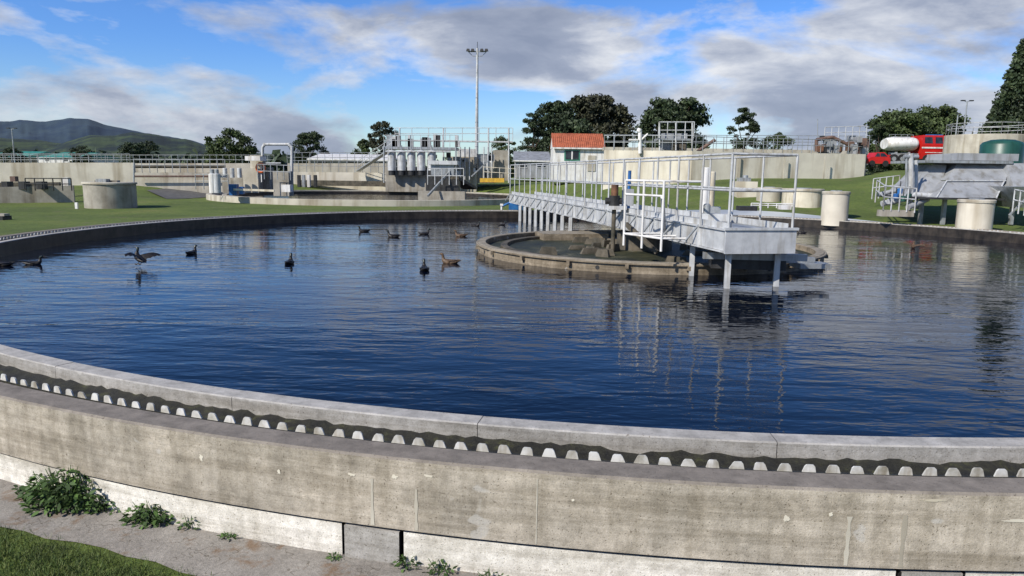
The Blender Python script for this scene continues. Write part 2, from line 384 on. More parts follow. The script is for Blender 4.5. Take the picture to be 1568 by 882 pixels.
# ------------------------------------------------------------- bridge
br=empty('scraper_bridge')
E=Vector((4.86,14.1,0)); Q=Vector((.5,37.6,0)); d=(Q-E); L=d.length; d.normalize(); nx=Vector((d.y,-d.x,0))
def BP(s,o,z): return E+d*s+nx*o+Vector((0,0,z))
hw=.66
b_=MB()
for o in(-hw,hw):
    b_.beam(BP(0,o,.61),BP(L,o,.61),.05,.40,'galv_w')
    b_.beam(BP(0,o,.825),BP(L,o,.825),.13,.03,'galv_w'); b_.beam(BP(0,o,.39),BP(L,o,.39),.13,.025,'galv_w')
b_.beam(BP(-.005,-hw-.09,.60),BP(-.005,hw+.09,.60),.04,.46,'galv_w')
b_.box(BP(-.02,0,.855),(2*hw+.24,.07,.05),'galv_w',math.atan2(nx.y,nx.x))
b_.obj('girders',br)
b_=MB(); b_.beam(BP(0,0,.81),BP(L,0,.81),2*hw-.08,.04,'galv'); b_.obj('deck_grating',br)
b_=MB(); s_=0.05
while s_<L:
    for o,sg in((-hw,-1),(hw,1)):
        b_.beam(BP(s_,o+sg*.045,.4),BP(s_,o+sg*.045,.83),.05,.03,'galv_w')
        if s_>.3: b_.beam(BP(s_,o+sg*.05,.84),BP(s_+.25,o+sg*.22,.48),.05,.03,'galv')
    s_+=1.25
b_.obj('stiffeners',br)
b_=MB()
n=int(L/1.25)
for o in(-hw-.02,hw+.02): b_.rail(BP(0.03,o,.84),BP(L,o,.84),1.45,n,'galv_w',.023,(1,.52),8)
b_.rail(BP(.03,-hw-.02,.84),BP(.03,hw+.02,.84),1.45,1,'galv_w',.026,(1,.52),8)
for o in(-hw+.06,hw-.06): b_.beam(BP(.05,o,.90),BP(L,o,.90),.012,.12,'galv_w')
b_.obj('handrails',br)
b_=MB()
for px,py in((1058,428),(1112,448),(1187,445)):
    p=onz(px,py,-.45); b_.box((p.x,p.y,-.15),(.11,.11,1.1),'galv_w',-.18); b_.box((p.x,p.y,.36),(.24,.2,.03),'galv_w',-.18)
b_.box((5.05,14.95,.22),(2.1,.14,.14),'galv',-.1)
b_.box((5.0,15.3,.12),(1.5,.7,.35),'dark',-.18)
b_.box((5.5,15.55,.08),(2.2,.12,.12),'galv',.1); b_.box((6.5,15.6,-.02),(.7,.5,.1),'galv',.1)
for i in range(9):
    q=BP(11.5+i*1.15,-.75,0); b_.box((q.x,q.y,-.05),(.12,.3,.85),'galv_w',-.18)
b_.obj('legs',br)
b_=MB()
q=BP(6.2,-.95,0); b_.tube((q.x,q.y,-.4),(q.x,q.y,1.1),.06,'conc_dark',12); b_.tube((q.x,q.y,1.0),(q.x,q.y,1.3),.15,'dark',16)
b_.tube((q.x,q.y,1.3),(q.x,q.y,1.6),.1,'rust',16); b_.tube((q.x-.25,q.y,1.15),(q.x+.2,q.y,1.15),.09,'dark',12)
b_.box((q.x+.1,q.y,.97),(.5,.4,.1),'galv_w',-.18)
q=BP(2.2,.1,0); b_.box((q.x,q.y,.95),(.6,.35,.16),'galv_w',-.18); b_.cyl((q.x-.2,q.y,1.03),.08,.22,'galv',16); b_.box((q.x+.2,q.y+.9,1.0),(.3,.25,.3),'galv',-.18)
q=BP(8,.1,0); b_.tube((q.x,q.y,.8),(q.x,q.y,2.0),.05,'blue',10); b_.box((q.x,q.y,1.2),(.3,.3,.5),'grey',-.18)
b_.obj('drive_unit',br)
b_=MB()
pL=Vector((2.62,16.95,0)); pR=Vector((3.25,15.7,0))
for i in range(3):
    p=pL.lerp(pR,i/2); b_.tube((p.x,p.y,.22),(p.x,p.y,1.74),.028,'white',8)
    e=p+nx*.9; b_.tube((p.x,p.y,1.74),(e.x,e.y,1.74),.024,'white',8); b_.tube((p.x,p.y,.5),(e.x,e.y,.5),.024,'white',8)
for z in(1.74,1.42,.5): b_.tube((pL.x,pL.y,z),(pR.x,pR.y,z),.026,'white',8)
b_.tube((pR.x-.02,pR.y,1.4),(pR.x+.35,pR.y+1.4,.55),.045,'galv_w',8); b_.beam((pL.x+.1,pL.y+.4,.7),(pR.x+.1,pR.y+.9,.1),.08,.1,'conc_dark')
b_.obj('sampling_platform',br)
b_=MB(); p=W(790,303,38.6); b_.box((p.x,38.6,.12),(.75,.6,.3),'blue'); b_.cyl((p.x-.15,38.5,.27),.16,.35,'blue',16); b_.box((p.x+.55,38.6,.0),(.3,.5,.3),'dark'); b_.tube((p.x-.3,38.5,.35),(p.x-.8,38.7,.1),.06,'blue'); b_.obj('blue_pump')
b_=MB(); p=W(768,325,37.6); b_.tube((p.x,37.6,-.1),(p.x,37.6,.22),.05,'white'); b_.box((p.x,37.6,.26),(.16,.16,.1),'white'); b_.obj('marker_post')
# ------------------------------------------------------------- ducks
def duck_mesh(name,body,headz=0):
    b=MB()
    st=[(-.27,.10,.006,.006),(-.22,.09,.045,.02),(-.14,.065,.085,.05),(-.04,.045,.11,.075),(.06,.04,.108,.08),(.14,.06,.085,.075),(.185,.11,.055,.05),(.195,.16,.034,.036),(.198,.205,.032,.034),(.215,.24,.037,.036),(.245,.25,.034,.03),(.275,.245,.017,.014)]
    bl=[(.27,.243,.016,.012),(.30,.238,.016,.007),(.33,.232,.012,.005)]
    def loft(st,k0,sw=None,k1=None):
        n=12;P=[Vector((x,0,z)) for x,z,_,_ in st]; vs=[]
        for i,(x,z,ry,rz) in enumerate(st):
            t=(P[min(i+1,len(P)-1)]-P[max(i-1,0)]).normalized(); up=Vector((-t.z,0,t.x))
            for q in range(n):
                a=2*math.pi*q/n; vs.append(P[i]+Vector((0,math.cos(a)*ry,0))+up*math.sin(a)*rz)
        for i in range(len(st)-1):
            b.add([*vs[i*n:(i+2)*n]],[(q,(q+1)%n,n+(q+1)%n,n+q) for q in range(n)],(k1 if sw and i>=sw else k0),True)
    loft(st,body,8 if body=='duck' else None,'duckh'); loft(bl,'bill')
    for sy in(-1,1):
        vs=[(.1,sy*.10,.085),(.02,sy*.122,.09),(-.1,sy*.11,.10),(-.24,sy*.035,.125),(-.1,sy*.075,.045),(.03,sy*.115,.03)]
        b.add(vs,[(0,1,2,3,4,5)],body)
    o=b.obj(name); S.collection.objects.unlink(o); return o.data
DM=duck_mesh('duck_dark','duck'); DB=duck_mesh('duck_brown','duckb')
for px,py,hd,me,sc in((558,355,200,DM,1),(603,363,175,DM,1.05),(649,359,15,DM,.95),(728,346,-20,DM,.9),(768,345,10,DM,.8),(706,362,180,DB,1),(690,403,172,DB,1.1),(650,414,100,DM,1.05),(443,404,95,DM,1.05),(293,389,80,DM,1.0),(50,405,20,DM,.9),(5,407,190,DM,1.0),(1228,357,160,DM,.8)):
    p=onz(px,py,WZ); o=bpy.data.objects.new('duck',me); S.collection.objects.link(o)
    o.location=(p.x,p.y,WZ-.02); o.rotation_euler=(0,0,math.radians(hd)); o.scale=(sc*.9,)*3
def wing_duck(px,py,zoff,rot,sc,lean):
    p=onz(px,py,WZ); e=MB(); dm=DB if px>1000 else DM
    o=bpy.data.objects.new('flapping_duck',dm.copy()); S.collection.objects.link(o)
    o.location=(p.x,p.y,WZ+zoff); o.rotation_euler=(.1,lean,rot); o.scale=(sc,)*3
    for sy in(-1,1):
        vs=[];n=9
        for i in range(n):
            q=i/(n-1); y=sy*(.07+.46*q); z=.10+.14*math.sin(q*2.2)
            ch=.22*(1-.7*q*q); sw=-.16*q
            vs+=[(.12+sw,y,z),(.12+sw-ch,y,z-.02+(.025 if i%2 else 0))]
        e.add(vs,[(2*i,2*i+2,2*i+3,2*i+1) for i in range(n-1)],'duckb' if px>1000 else 'duck',True)
    e.obj('wings',o)
    f=MB()
    for sy in(-1,1): f.tube((-.08,sy*.04,.03),(-.02,sy*.05,-.12),.008,'bill'); f.box((.01,sy*.05,-.13),(.07,.05,.008),'bill')
    f.obj('feet',o)
wing_duck(214,408,.14,math.radians(150),.85,-.5); wing_duck(1398,380,.03,math.radians(60),.6,-.3)
# ------------------------------------------------------------- second tank
t2=empty('far_settling_tank')
b_=MB(); b_.ring(C2,11.25,11.6,-.6,.24,'conc_far',160); b_.ring(C2,10.3,10.6,-.6,.2,'conc_grey',160); b_.lathe((C2.x,C2.y,.05),[(11.25,0),(10.6,0)],'moss',96); b_.obj('walls',t2)
b_=MB(); b_.lathe((C2.x,C2.y,-.02),[(10.3,0),(.01,0)],'water',96); b_.lathe(C2,[(10.295,-.1),(10.295,.16)],'wet',96); b_.obj('tank_water',t2)
b_=MB()
b_.slab(640,712,293,300,45,.8,'conc_grey',.4); b_.slab(652,702,268,290,46,1.6,'dark',.5); b_.slab(660,695,252,270,46.2,1.4,'galv'); b_.slab(655,700,246,252,46,1.8,'galv_w')
b_.rail(W(655,283,45),W(710,283,45),1.0,5,'galv_w',.03); b_.beam(W(655,300,44),W(700,250,47),.1,.12,'galv')
b_.beam(W(690,272,46),W(720,288,58),1.0,.2,'conc_dark')
b_.obj('scum_box',t2)
b_=MB(); vs=[]
for i in range(9):
    q=i/8
    for px,py in((225+q*150,301-q*9),(255+q*140,306-q*10)):
        p=onz(px,py,-.08); vs.append((p.x,p.y,g(p.x,p.y)+.03))
b_.add(vs,[(2*i,2*i+1,2*i+3,2*i+2) for i in range(8)],'asph'); b_.obj('service_path')
# ------------------------------------------------------------- left works
def wallseg(b,p0,p1,D0,D1,y0a,y0b,y1,th,k):
    a=W(p0,y0a,D0); c=W(p1,y0b,D1); zb=min(W(p0,y1,D0).z,W(p1,y1,D1).z)-1.4
    n=Vector((-(c-a).y,(c-a).x,0)).normalized()*th
    vs=[(a.x,a.y,zb),(c.x,c.y,zb),(c.x+n.x,c.y+n.y,zb),(a.x+n.x,a.y+n.y,zb),tuple(a),tuple(c),(c.x+n.x,c.y+n.y,c.z),(a.x+n.x,a.y+n.y,a.z)]
    b.add(vs,[(3,2,1,0),(4,5,6,7),(0,1,5,4),(1,2,6,5),(2,3,7,6),(3,0,4,7)],k)
    return a,c
b_=MB()
a,c=wallseg(b_,-90,205,50,53,249,249,280,.35,'conc_white'); b_.rail(a,a.lerp(c,.98),.62,22,'galv',.02)
b_.obj('concrete_tank_wall')
b_=MB()
a,c=wallseg(b_,206,345,53,54,264,264,280,.35,'conc_far'); b_.rail(a,c,.95,12,'galv',.025); b_.tube(W(206,270,52.6),W(345,270,53.6),.07,'brownp'); b_.tube(W(206,255,55),W(345,255,56),.12,'conc_dark')
wallseg(b_,206,400,57,57,250,250,270,.3,'conc_far'); b_.obj('concrete_channel_wall')
b_=MB()
a,c=wallseg(b_,445,640,66,67,263,265,280,.35,'conc_white'); b_.rail(a,c,1.0,16,'galv',.025)
a,c=wallseg(b_,440,600,69,70,250,250,270,.35,'conc_far'); b_.rail(a,c,1.0,14,'galv',.025)
b_.slab(455,640,277,280,65.4,.4,'conc_dark',.3)
b_.obj('concrete_tank_wall')
b_=MB(); b_.rail(W(-30,252,66),W(420,252,66),.85,46,'galv',.02,(1,.5)); b_.obj('pipe_railing')
b_=MB(); wallseg(b_,-60,112,38,40,288,284,293,.3,'conc_grey'); wallseg(b_,-60,90,42,43,280,279,285,.3,'conc_dark')
b_.rail(W(40,292,38.5),W(110,292,39),.65,5,'dark',.03)
for px in(2,28,55): b_.slab(px,px+9,278,290,39,.5,'dark')
b_.slab(15,23,270,278,42,.3,'brownp'); b_.slab(96,104,272,283,44,.3,'white',.2)
b_.obj('inlet_pit')
b_=MB(); p=W(-4,325,27); b_.box((p.x,27,-.1),(.7,.5,.25),'dark'); b_.box((p.x+.2,27,.05),(.3,.3,.12),'conc_grey'); b_.obj('drain_sump')
b_=MB(); p=W(149,310,35.2); gz=g(p.x,36.4); zt=W(149,280,35).z
b_.cyl((p.x,36.4,gz-.2),1.18,zt-gz+.12,'conc_grey',40); b_.cyl((p.x,36.4,zt-.08),1.24,.1,'conc_far',40); b_.box((p.x-.1,36,zt+.1),(.5,.4,.16),'galv'); b_.box((p.x-.1,36.4,zt+.06),(1,.7,.1),'conc_grey',.3); b_.box((p.x-.9,35,gz+.1),(.12,.1,.4),'white'); b_.obj('round_manhole_chamber')
b_=MB()
pts=[W(402,276,50),W(402,226,50),W(405,221,50),W(443,221,50),W(447,226,50),W(447,276,50)]
b_.path(pts,.1,'galv_w',10)
for p_ in pts[1:5]: b_.cyl((p_.x,p_.y,p_.z-.1),.1,.2,'galv_w',10)
b_.tube(W(402,250,50),W(430,250,50),.06,'galv'); b_.obj('overhead_pipe')
b_=MB()
b_.slab(372,395,258,283,47,1,'conc_far',.5); b_.slab(395,412,256,283,48,1,'conc_grey',.5); b_.slab(383,402,238,258,47.5,.6,'conc_far'); b_.slab(418,442,262,288,46,1,'conc_grey',.5); b_.slab(340,372,268,284,48,1,'conc_grey',.5); b_.slab(375,398,239,246,46,1.2,'white')
b_.slab(350,362,282,294,43,.4,'blue',.2); b_.slab(366,372,286,292,43,.3,'blue',.2); b_.slab(430,444,283,289,44,.6,'white',.2)
for px in(345,356,367): b_.cyl(W(px,272,46),.14,.6,'galv_w',12)
b_.rail(W(300,290,44),W(350,290,44),.9,4,'galv',.025); b_.rail(W(395,274,45),W(445,276,45),.9,5,'galv',.025)
b_.beam(W(358,290,43),W(420,292,43),.12,.12,'cream')
for px in (455,462,470,480): b_.slab(px,px+4,268,282,50,.3,random.choice(['galv','white','dark']),.2)
b_.tube(W(205,280,46),W(205,250,46),.05,'galv')
b_.obj('pump_station')
b_=MB()
for px,k in((326,'white'),(333,'galv_w')):
    p=W(px,290,42); b_.cyl((p.x,42,p.z-.2),.2,1.1,k,16); b_.cyl((p.x,42,p.z+.9),.12,.25,'galv',12)
p=W(330,270,42); b_.box((p.x,42.3,p.z),(.8,.5,.12),'galv_w'); b_.obj('valve_cabinet')
p=W(399,257,46.6); b_=MB(); n=20;m_=8;vs=[]
for i in range(n):
    for j in range(m_):
        u=2*math.pi*i/n;v=2*math.pi*j/m_; rr=.27+.07*math.cos(v); vs.append((p.x+rr*math.cos(u),p.y+.07*math.sin(v),p.z+rr*math.sin(u)))
b_.add(vs,[(i*m_+j,i*m_+(j+1)%m_,((i+1)%n)*m_+(j+1)%m_,((i+1)%n)*m_+j) for i in range(n) for j in range(m_)],'orange',True); b_.box((p.x,p.y+.09,p.z-.3),(.05,.05,1.2),'white'); b_.obj('lifebuoy')
b_=MB()
for i,px in enumerate((600,615,630,645,661)):
    p=W(px,252,62); b_.cyl((p.x,62,p.z-.5),.36,1.2+.5,'galv_w',16,.12); b_.tube((p.x,62,p.z+1.1),(p.x,62,p.z+1.6),.06,'galv'); b_.cyl((p.x,62,p.z-.9),.3,.4,'dark',12)
b_.tube(W(590,232,61.5),W(690,232,61.5),.07,'galv_w'); b_.slab(590,672,256,276,62.6,2,'conc_grey',1); b_.obj('pressure_filters')
b_=MB()
b_.slab(585,700,225,229,63,2,'galv'); b_.rail(W(588,225,63),W(700,225,63),1.0,10,'galv_w',.025)
for px in(588,625,660,698): b_.tube(W(px,280,63),W(px,225,63),.07,'galv')
b_.rail(W(605,215,66),W(785,215,66),1.1,7,'galv_w',.03); b_.slab(605,785,215,217,66,.8,'galv_w')
for px in(612,679,748,779): b_.tube(W(px,280,66),W(px,196,66),.07,'galv_w')
for k in range(14):
    px=random.uniform(590,700); b_.slab(px,px+random.uniform(3,9),random.uniform(205,216),225,64,.5,random.choice(['galv','galv_w','grey','dark']))
b_.beam(W(548,262,66),W(600,228,63),.5,.08,'galv'); b_.rail(W(548,262,66),W(600,228,63),.9,5,'galv_w',.025)
b_.obj('equipment_walkway')
b_=MB()
b_.slab(690,730,240,280,66,2,'conc_far',.8); b_.slab(690,705,262,282,65.4,.5,'white',.6); b_.slab(755,780,230,268,66,2,'conc_grey',.5); b_.slab(730,757,236,272,67,1.5,'galv',.5); b_.slab(700,727,228,240,66.5,1,'galv_w')
for px in(705,712,719,741,747,753): b_.tube(W(px,275,65),W(px,225,65),.05,'galv_w')
b_.slab(636,690,256,282,65.6,1.5,'conc_white',.8)
for k in range(16):
    px=random.uniform(655,750); y=random.uniform(232,262); b_.slab(px,px+random.uniform(3,10),y,y+random.uniform(5,14),65.1,.4,random.choice(['galv','white','grey','dark','galv_w','conc_grey']))
b_.beam(W(735,276,62),W(772,276,62),.5,.35,'yellow'); b_.rail(W(740,272,62),W(790,275,62),.9,4,'cream',.03)
b_.beam(W(722,270,64),W(748,246,64),.4,.1,'galv')
b_.obj('sludge_pump_house')
def building(name,p0,p1,yt,yb,D,dep,ridge,wall,roof):
    e=empty(name); b=MB(); b.slab(p0,p1,yt,yb,D,dep,wall,.8); b.obj('walls',e)
    a=W(p0-2,yt,D-.3);c=W(p1+2,yt,D-.3);zr=W((p0+p1)/2,ridge,D+dep/2).z; b=MB(); y1=D+dep+.3;ym=(D+dep/2)
    z0=W((p0+p1)/2,yt,D).z+.01
    vs=[(a.x,D-.3,z0),(c.x,D-.3,z0),(c.x,y1,z0),(a.x,y1,z0),(a.x,ym,zr),(c.x,ym,zr)]
    b.add(vs,[(0,1,5,4),(2,3,4,5),(1,2,5),(3,0,4),(3,2,1,0)],roof)
    b.box(((a.x+c.x)/2,D-.32,z0-.06),(c.x-a.x,.08,.14),'white'); b.obj('roof',e)
    b=MB(); n=max(2,int((c.x-a.x)/3))
    for i in range(n):
        x=a.x+(c.x-a.x)*(i+.5)/n; b.box((x,D-.01,z0-.55),(.9,.06,.5),'glass'); b.box((x,D-.03,z0-.82),(1.0,.08,.05),'white')
    b.obj('windows',e); return e
building('long_low_shed',472,602,244,262,78,10,236,'conc_grey','white')
building('grey_shed',788,842,246,262,85,10,232,'grey','roof_gr')
building('green_roofed_shed',58,112,241,252,170,20,233,'white','teal')
building('green_roofed_shed',-30,28,241,252,170,20,231,'conc_grey','teal')
building('small_store',690,725,246,260,80,6,242,'white','teal')
e=empty('control_hut'); D=62; b_=MB()
b_.slab(847,926,224,264,D,4.5,'white',.8); b_.obj('walls',e)
b_=MB(); a=W(846,226,D-.25);c=W(928,226,D-.25); zr=W(885,205,D+2.2).z; z0=a.z
n=26
for i in range(n):
    x0=a.x+(c.x-a.x)*i/n;x1=a.x+(c.x-a.x)*(i+1)/n; dz=.05
    xs=[x0,x0+(x1-x0)*.3,x0+(x1-x0)*.7,x1]; zz=[0,dz,dz,0]
    for j in range(3):
        b_.add([(xs[j],D-.25,z0+zz[j]),(xs[j+1],D-.25,z0+zz[j+1]),(xs[j+1],D+2.2,zr+zz[j+1]),(xs[j],D+2.2,zr+zz[j])],[(0,1,2,3)],'roof_or')
b_.add([(a.x,D-.25,z0),(a.x,D+2.2,zr),(a.x,D+4.7,z0),(c.x,D-.25,z0),(c.x,D+2.2,zr),(c.x,D+4.7,z0)],[(1,4,5,2)],'roof_or')
b_.add([(a.x+.06,D-.2,z0),(a.x+.06,D+2.2,zr-.04),(a.x+.06,D+4.7,z0),(c.x-.06,D-.2,z0),(c.x-.06,D+2.2,zr-.04),(c.x-.06,D+4.7,z0)],[(0,1,2),(5,4,3)],'white')
b_.box(((a.x+c.x)/2,D-.27,z0-.03),(c.x-a.x,.06,.12),'white'); b_.obj('roof',e)
b_=MB(); b_.slab(864,888,229,246,D-.05,.05,'gglass'); b_.slab(866,886,231,244,D-.08,.04,'glass'); b_.slab(875,877,231,244,D-.1,.03,'white'); b_.slab(900,912,238,262,D-.06,.06,'conc_far'); b_.obj('window',e)
# ------------------------------------------------------------- right works
b_=MB()
a,c=wallseg(b_,925,1060,51,49,230,231,272,.4,'conc_white'); b_.rail(a,c,1.0,9,'galv',.025)
a,c=wallseg(b_,1060,1326,49,53,231,236,275,.4,'conc_white'); b_.rail(a,c,.95,18,'galv',.025)
wallseg(b_,1326,1327.5,53,64,236,238,270,.4,'conc_white')
for px in(1130,1200,1262): b_.slab(px,px+1.6,236,275,48.9+(px-1060)*.012,.06,'conc_far')
b_.obj('aeration_tank_wall')
b_=MB(); a=W(925,228,58);c=W(1330,230,58); b_.rail(a,c,1.1,26,'galv',.025)
b_.slab(925,1330,228,233,58,1.2,'conc_far'); b_.obj('tank_walkway')
b_=MB()
b_.tube(W(980,235,50),W(980,200,50),.13,'white',12); b_.tube(W(980,216,50),W(992,205,50),.07,'white'); b_.tube(W(978,202,50),W(980,197,50),.17,'white'); b_.box(W(970,214,50),(.6,.4,.1),'white')
b_.obj('white_vent_pipe')
b_=MB()
b_.rail(W(1008,212,50),W(1062,212,50),1.1,4,'galv_w',.035,(1,.5)); b_.slab(1008,1062,212,215,50,1.5,'galv'); b_.rail(W(1008,212,51.5),W(1062,212,51.5),1.1,4,'galv_w',.035,(1,.5))
for px in(1010,1035,1060): b_.tube(W(px,234,50),W(px,188,50),.05,'galv_w')
b_.slab(1015,1052,204,230,50.6,.7,'grey'); b_.slab(1030,1050,216,232,50.2,.5,'conc_dark'); b_.tube(W(1068,232,50),W(1095,214,50),.12,'brownp')
b_.obj('aerator_platform')
b_=MB()
for k in range(30):
    px=random.uniform(1245,1325); y=random.uniform(207,226); b_.slab(px,px+random.uniform(3,10),y,y+random.uniform(6,16),52+random.uniform(.5,3),.5,random.choice(['brownp','grey','galv_w','rust','galv','dark','brownp']))
b_.path([W(1250,232,53),W(1250,214,53),W(1275,210,53),W(1300,222,53)],.12,'brownp'); b_.tube(W(1252,235,54),W(1252,182,54),.03,'galv')
b_.rail(W(1262,214,54),W(1326,212,54),.9,6,'galv_w',.03)
b_.obj('blower_machinery')
b_=MB()
for px,py,h,rx,k in((1078,316,2.1,.2,'white'),(1088,314,1.85,.16,'cream')):
    p=W(px,py,34); b_.cyl((p.x,34,p.z-.3),rx,h,k,16)
b_.obj('vent_stack')
def manhole(px,yt,yb,wpx,D,k='conc_far'):
    b=MB(); p=W(px,yb,D); zt=W(px,yt,D).z; r=wpx/F*D/2
    gz=g(p.x,D+r); b.cyl((p.x,D+r,min(p.z,gz)-.3),r,zt-min(p.z,gz)+.3,k,36); b.cyl((p.x,D+r,zt-.1),r*1.05,.12,'conc_far',36)
    b.cyl((p.x,D+r,zt),r*.45,.06,'galv',20); b.obj('concrete_manhole')
manhole(1184,288,303,37,38); manhole(1240,290,309,60,36,'cream'); manhole(1287,294,322,39,32,'conc_white'); manhole(1508,307,337,50,28,'conc_white')
b_=MB(); b_.slab(1130,1160,278,296,40,1.2,'conc_white',.4); b_.cyl(W(1141,278,40.5),.15,.35,'galv',12); b_.slab(1133,1150,272,278,40.2,.6,'galv'); b_.obj('valve_box')
b_=MB(); b_.slab(1133,1160,316,319,29,.5,'dark',.1); b_.rail(W(1150,318,30),W(1215,319,30),.18,5,'white',.025); b_.slab(1195,1212,314,321,29.5,.3,'white'); b_.obj('sampling_pipe')
b_=MB()
b_.rail(W(1340,310,33),W(1352,322,30),1.0,1,'galv_w',.03); b_.rail(W(1352,322,30),W(1400,326,30),1.0,4,'galv_w',.03); b_.rail(W(1335,305,36),W(1375,300,36),1.0,4,'galv_w',.03)
b_.tube(W(1395,320,31),W(1395,235,31),.1,'galv_w',12); b_.tube(W(1403,318,31.5),W(1403,245,31.5),.07,'galv_w',12); b_.tube(W(1388,240,31),W(1388,290,31),.05,'galv')
b_.path([W(1350,312,31),W(1385,305,31),W(1400,298,31),W(1430,300,31)],.12,'galv_w',12)
b_.path([W(1345,298,33),W(1380,290,33),W(1398,280,33)],.1,'grey',12)
for px,py,k in((1372,300,'blue'),(1383,304,'dgreen'),(1378,292,'blue'),(1392,300,'dgreen'),(1362,308,'grey')):
    p=W(px,py,30.8); b_.cyl((p.x,p.y,p.z-.12),.11,.22,k,14); b_.tube((p.x,p.y,p.z),(p.x,p.y,p.z+.4),.02,'dark')
b_.tube(W(1384,240,31),W(1406,240,31),.08,'galv'); b_.slab(1350,1400,322,328,30,.4,'conc_grey',.1)
b_.obj('valve_pipework')
def slope_prism(b,x0,x1,xt0,xt1,yb,yt,D,dep,lean,k):
    a=W(x0,yb,D);c=W(x1,yb,D);t0=W(xt0,yt,D+lean);t1=W(xt1,yt,D+lean)
    vs=[a,c,t1,t0]; bk=[(a.x,D+dep,a.z),(c.x,D+dep,c.z),(t1.x,D+dep-lean*.4,t1.z),(t0.x,D+dep-lean*.4,t0.z)]
    b.add([tuple(v) for v in vs]+bk,[(0,1,2,3),(7,6,5,4),(0,4,5,1),(1,5,6,2),(2,6,7,3),(3,7,4,0)],k)
e=empty('sludge_hopper'); b_=MB()
slope_prism(b_,1408,1436,1424,1450,302,252,31.2,3,1.3,'grey'); slope_prism(b_,1434,1526,1450,1538,303,277,30.2,3.5,1.1,'grey'); slope_prism(b_,1450,1540,1466,1548,276,250,31.4,3,.9,'grey')
slope_prism(b_,1552,1610,1541,1610,286,250,31,3,.9,'grey'); slope_prism(b_,1560,1610,1552,1610,318,286,30,3,-.5,'galv')
b_.slab(1418,1552,246,250,31.8,3,'galv'); b_.slab(1466,1560,235,246,32.4,2.4,'grey'); b_.slab(1405,1540,303,306,30.1,3.4,'dark')
b_.beam(W(1434,303,30.15),W(1450,277,31.25),.05,.06,'galv_w'); b_.beam(W(1526,303,30.15),W(1538,277,31.25),.05,.06,'galv_w'); b_.beam(W(1450,276.5,31.2),W(1540,276.5,31.2),.06,.05,'galv_w')
b_.obj('hopper_body',e); b_=MB()
for px in(1445,1512,1550,1410): b_.slab(px,px+5,304,326,30.8,.15,'galv',.5)
b_.rail(W(1550,325,29),W(1568,330,28),.9,2,'galv_w',.03); b_.beam(W(1545,330,29),W(1575,300,29),.06,.06,'galv')
b_.tube(W(1420,305,30.5),W(1390,318,30),.12,'grey'); b_.obj('hopper_frame',e)
b_=MB(); p=W(1500,235,60); zt=W(1500,204,58).z; b_.cyl((p.x+1,61,g(p.x,60)-1),3.0,zt-g(p.x,60)+1,'conc_far',40)
for i in range(14):
    t=2*math.pi*i/14; t1=2*math.pi*(i+1)/14; a=Vector((p.x+1+2.9*math.cos(t),61+2.9*math.sin(t),zt)); c=Vector((p.x+1+2.9*math.cos(t1),61+2.9*math.sin(t1),zt)); b_.rail(a,c,.9,1,'galv_w',.025)
b_.obj('round_concrete_tank')
b_=MB(); p=W(1533,237,50); z0=W(1533,236,50).z-2; zt=W(1533,222,50).z; b_.lathe((p.x,50,0),[(1.3,z0),(1.3,zt),(1.15,zt+.18),(.7,zt+.34),(.2,zt+.38),(.01,zt+.38)],'dgreen',32); b_.obj('green_water_tank')
# tanker truck
e=empty('tanker_truck'); D=66
def X(px,D): return W(px,235,D).x
gx0,gx1=X(1362,D),X(1459,D); xb=X(1411,D)
zt=W(1430,207,D).z; zb=W(1410,251,D).z; H_=zt-zb
b_=MB()
b_.box(((gx0+gx1)/2,D+1.1,zb+.62),(gx1-gx0-.2,1.0,.22),'dark')
zc=zt-.78
NP=28; vs=[]
for q,sc in((0,.72),(.10,.92),(.22,1.0),(1-.22/2,1.0),(.96,.92),(1,.72)):
    x=gx0+(xb-.12-gx0)*q
    for i in range(NP):
        a=2*math.pi*i/NP; vs.append((x,D+1.1+1.05*sc*math.cos(a),zc+.62*sc*math.sin(a)))
b_.add(vs,[(j*NP+i,j*NP+(i+1)%NP,(j+1)*NP+(i+1)%NP,(j+1)*NP+i) for j in range(5) for i in range(NP)],'white',True)
b_.add(vs,[tuple(range(NP))[::-1],tuple(range(5*NP,6*NP))],'white')
b_.box(((gx0+xb)/2,D+1.1,zc+.64),(1.5,.5,.06),'galv')
for q in(.3,.7): x=gx0+(xb-gx0)*q; b_.box((x,D+1.1,zb+.85),(.12,1.4,.4),'grey')
b_.box(((gx0+xb)/2,D+.12,zb+.72),(xb-gx0-.5,.2,.4),'grey'); b_.box((gx0+.1,D+.1,zb+.62),(.3,.12,.3),'red'); b_.rail((gx0+.3,D+.9,zc+.66),(xb-.4,D+.9,zc+.66),.18,4,'galv',.02,(1,)); b_.obj('tank',e)
b_=MB(); xc=(xb+gx1)/2; w=gx1-xb
hb=H_*.50; ht=H_-.45-hb
b_.box((xc,D+1.1,zb+.45+hb/2),(w,2.2,hb),'red'); 
xl,xr=xb+.02,gx1-.02; z1=zb+.45+hb; z2=z1+ht
vs=[(xl,D+.03,z1),(xr,D+.03,z1),(xr,D+2.17,z1),(xl,D+2.17,z1),(xl+.02,D+.12,z2),(xr-.28,D+.12,z2),(xr-.28,D+2.08,z2),(xl+.02,D+2.08,z2)]
b_.add(vs,[(4,5,6,7),(0,1,5,4),(1,2,6,5),(2,3,7,6),(3,0,4,7)],'red')
b_.box((xc,D-.02,zb+.45+hb*.78),(w+.02,.05,.13),'white'); b_.box((xc-.1,D-.02,zb+.45+hb*.45),(w*.7,.05,.05),'white'); b_.box((xc-.1,D+.6,z2+.05),(w*.5,.3,.09),'blue'); b_.box((gx1+.06,D+1.1,zb+.5),(.14,2.1,.25),'white')
b_.box((gx1-.02,D-.15,z1+.2),(.08,.2,.4),'dark')
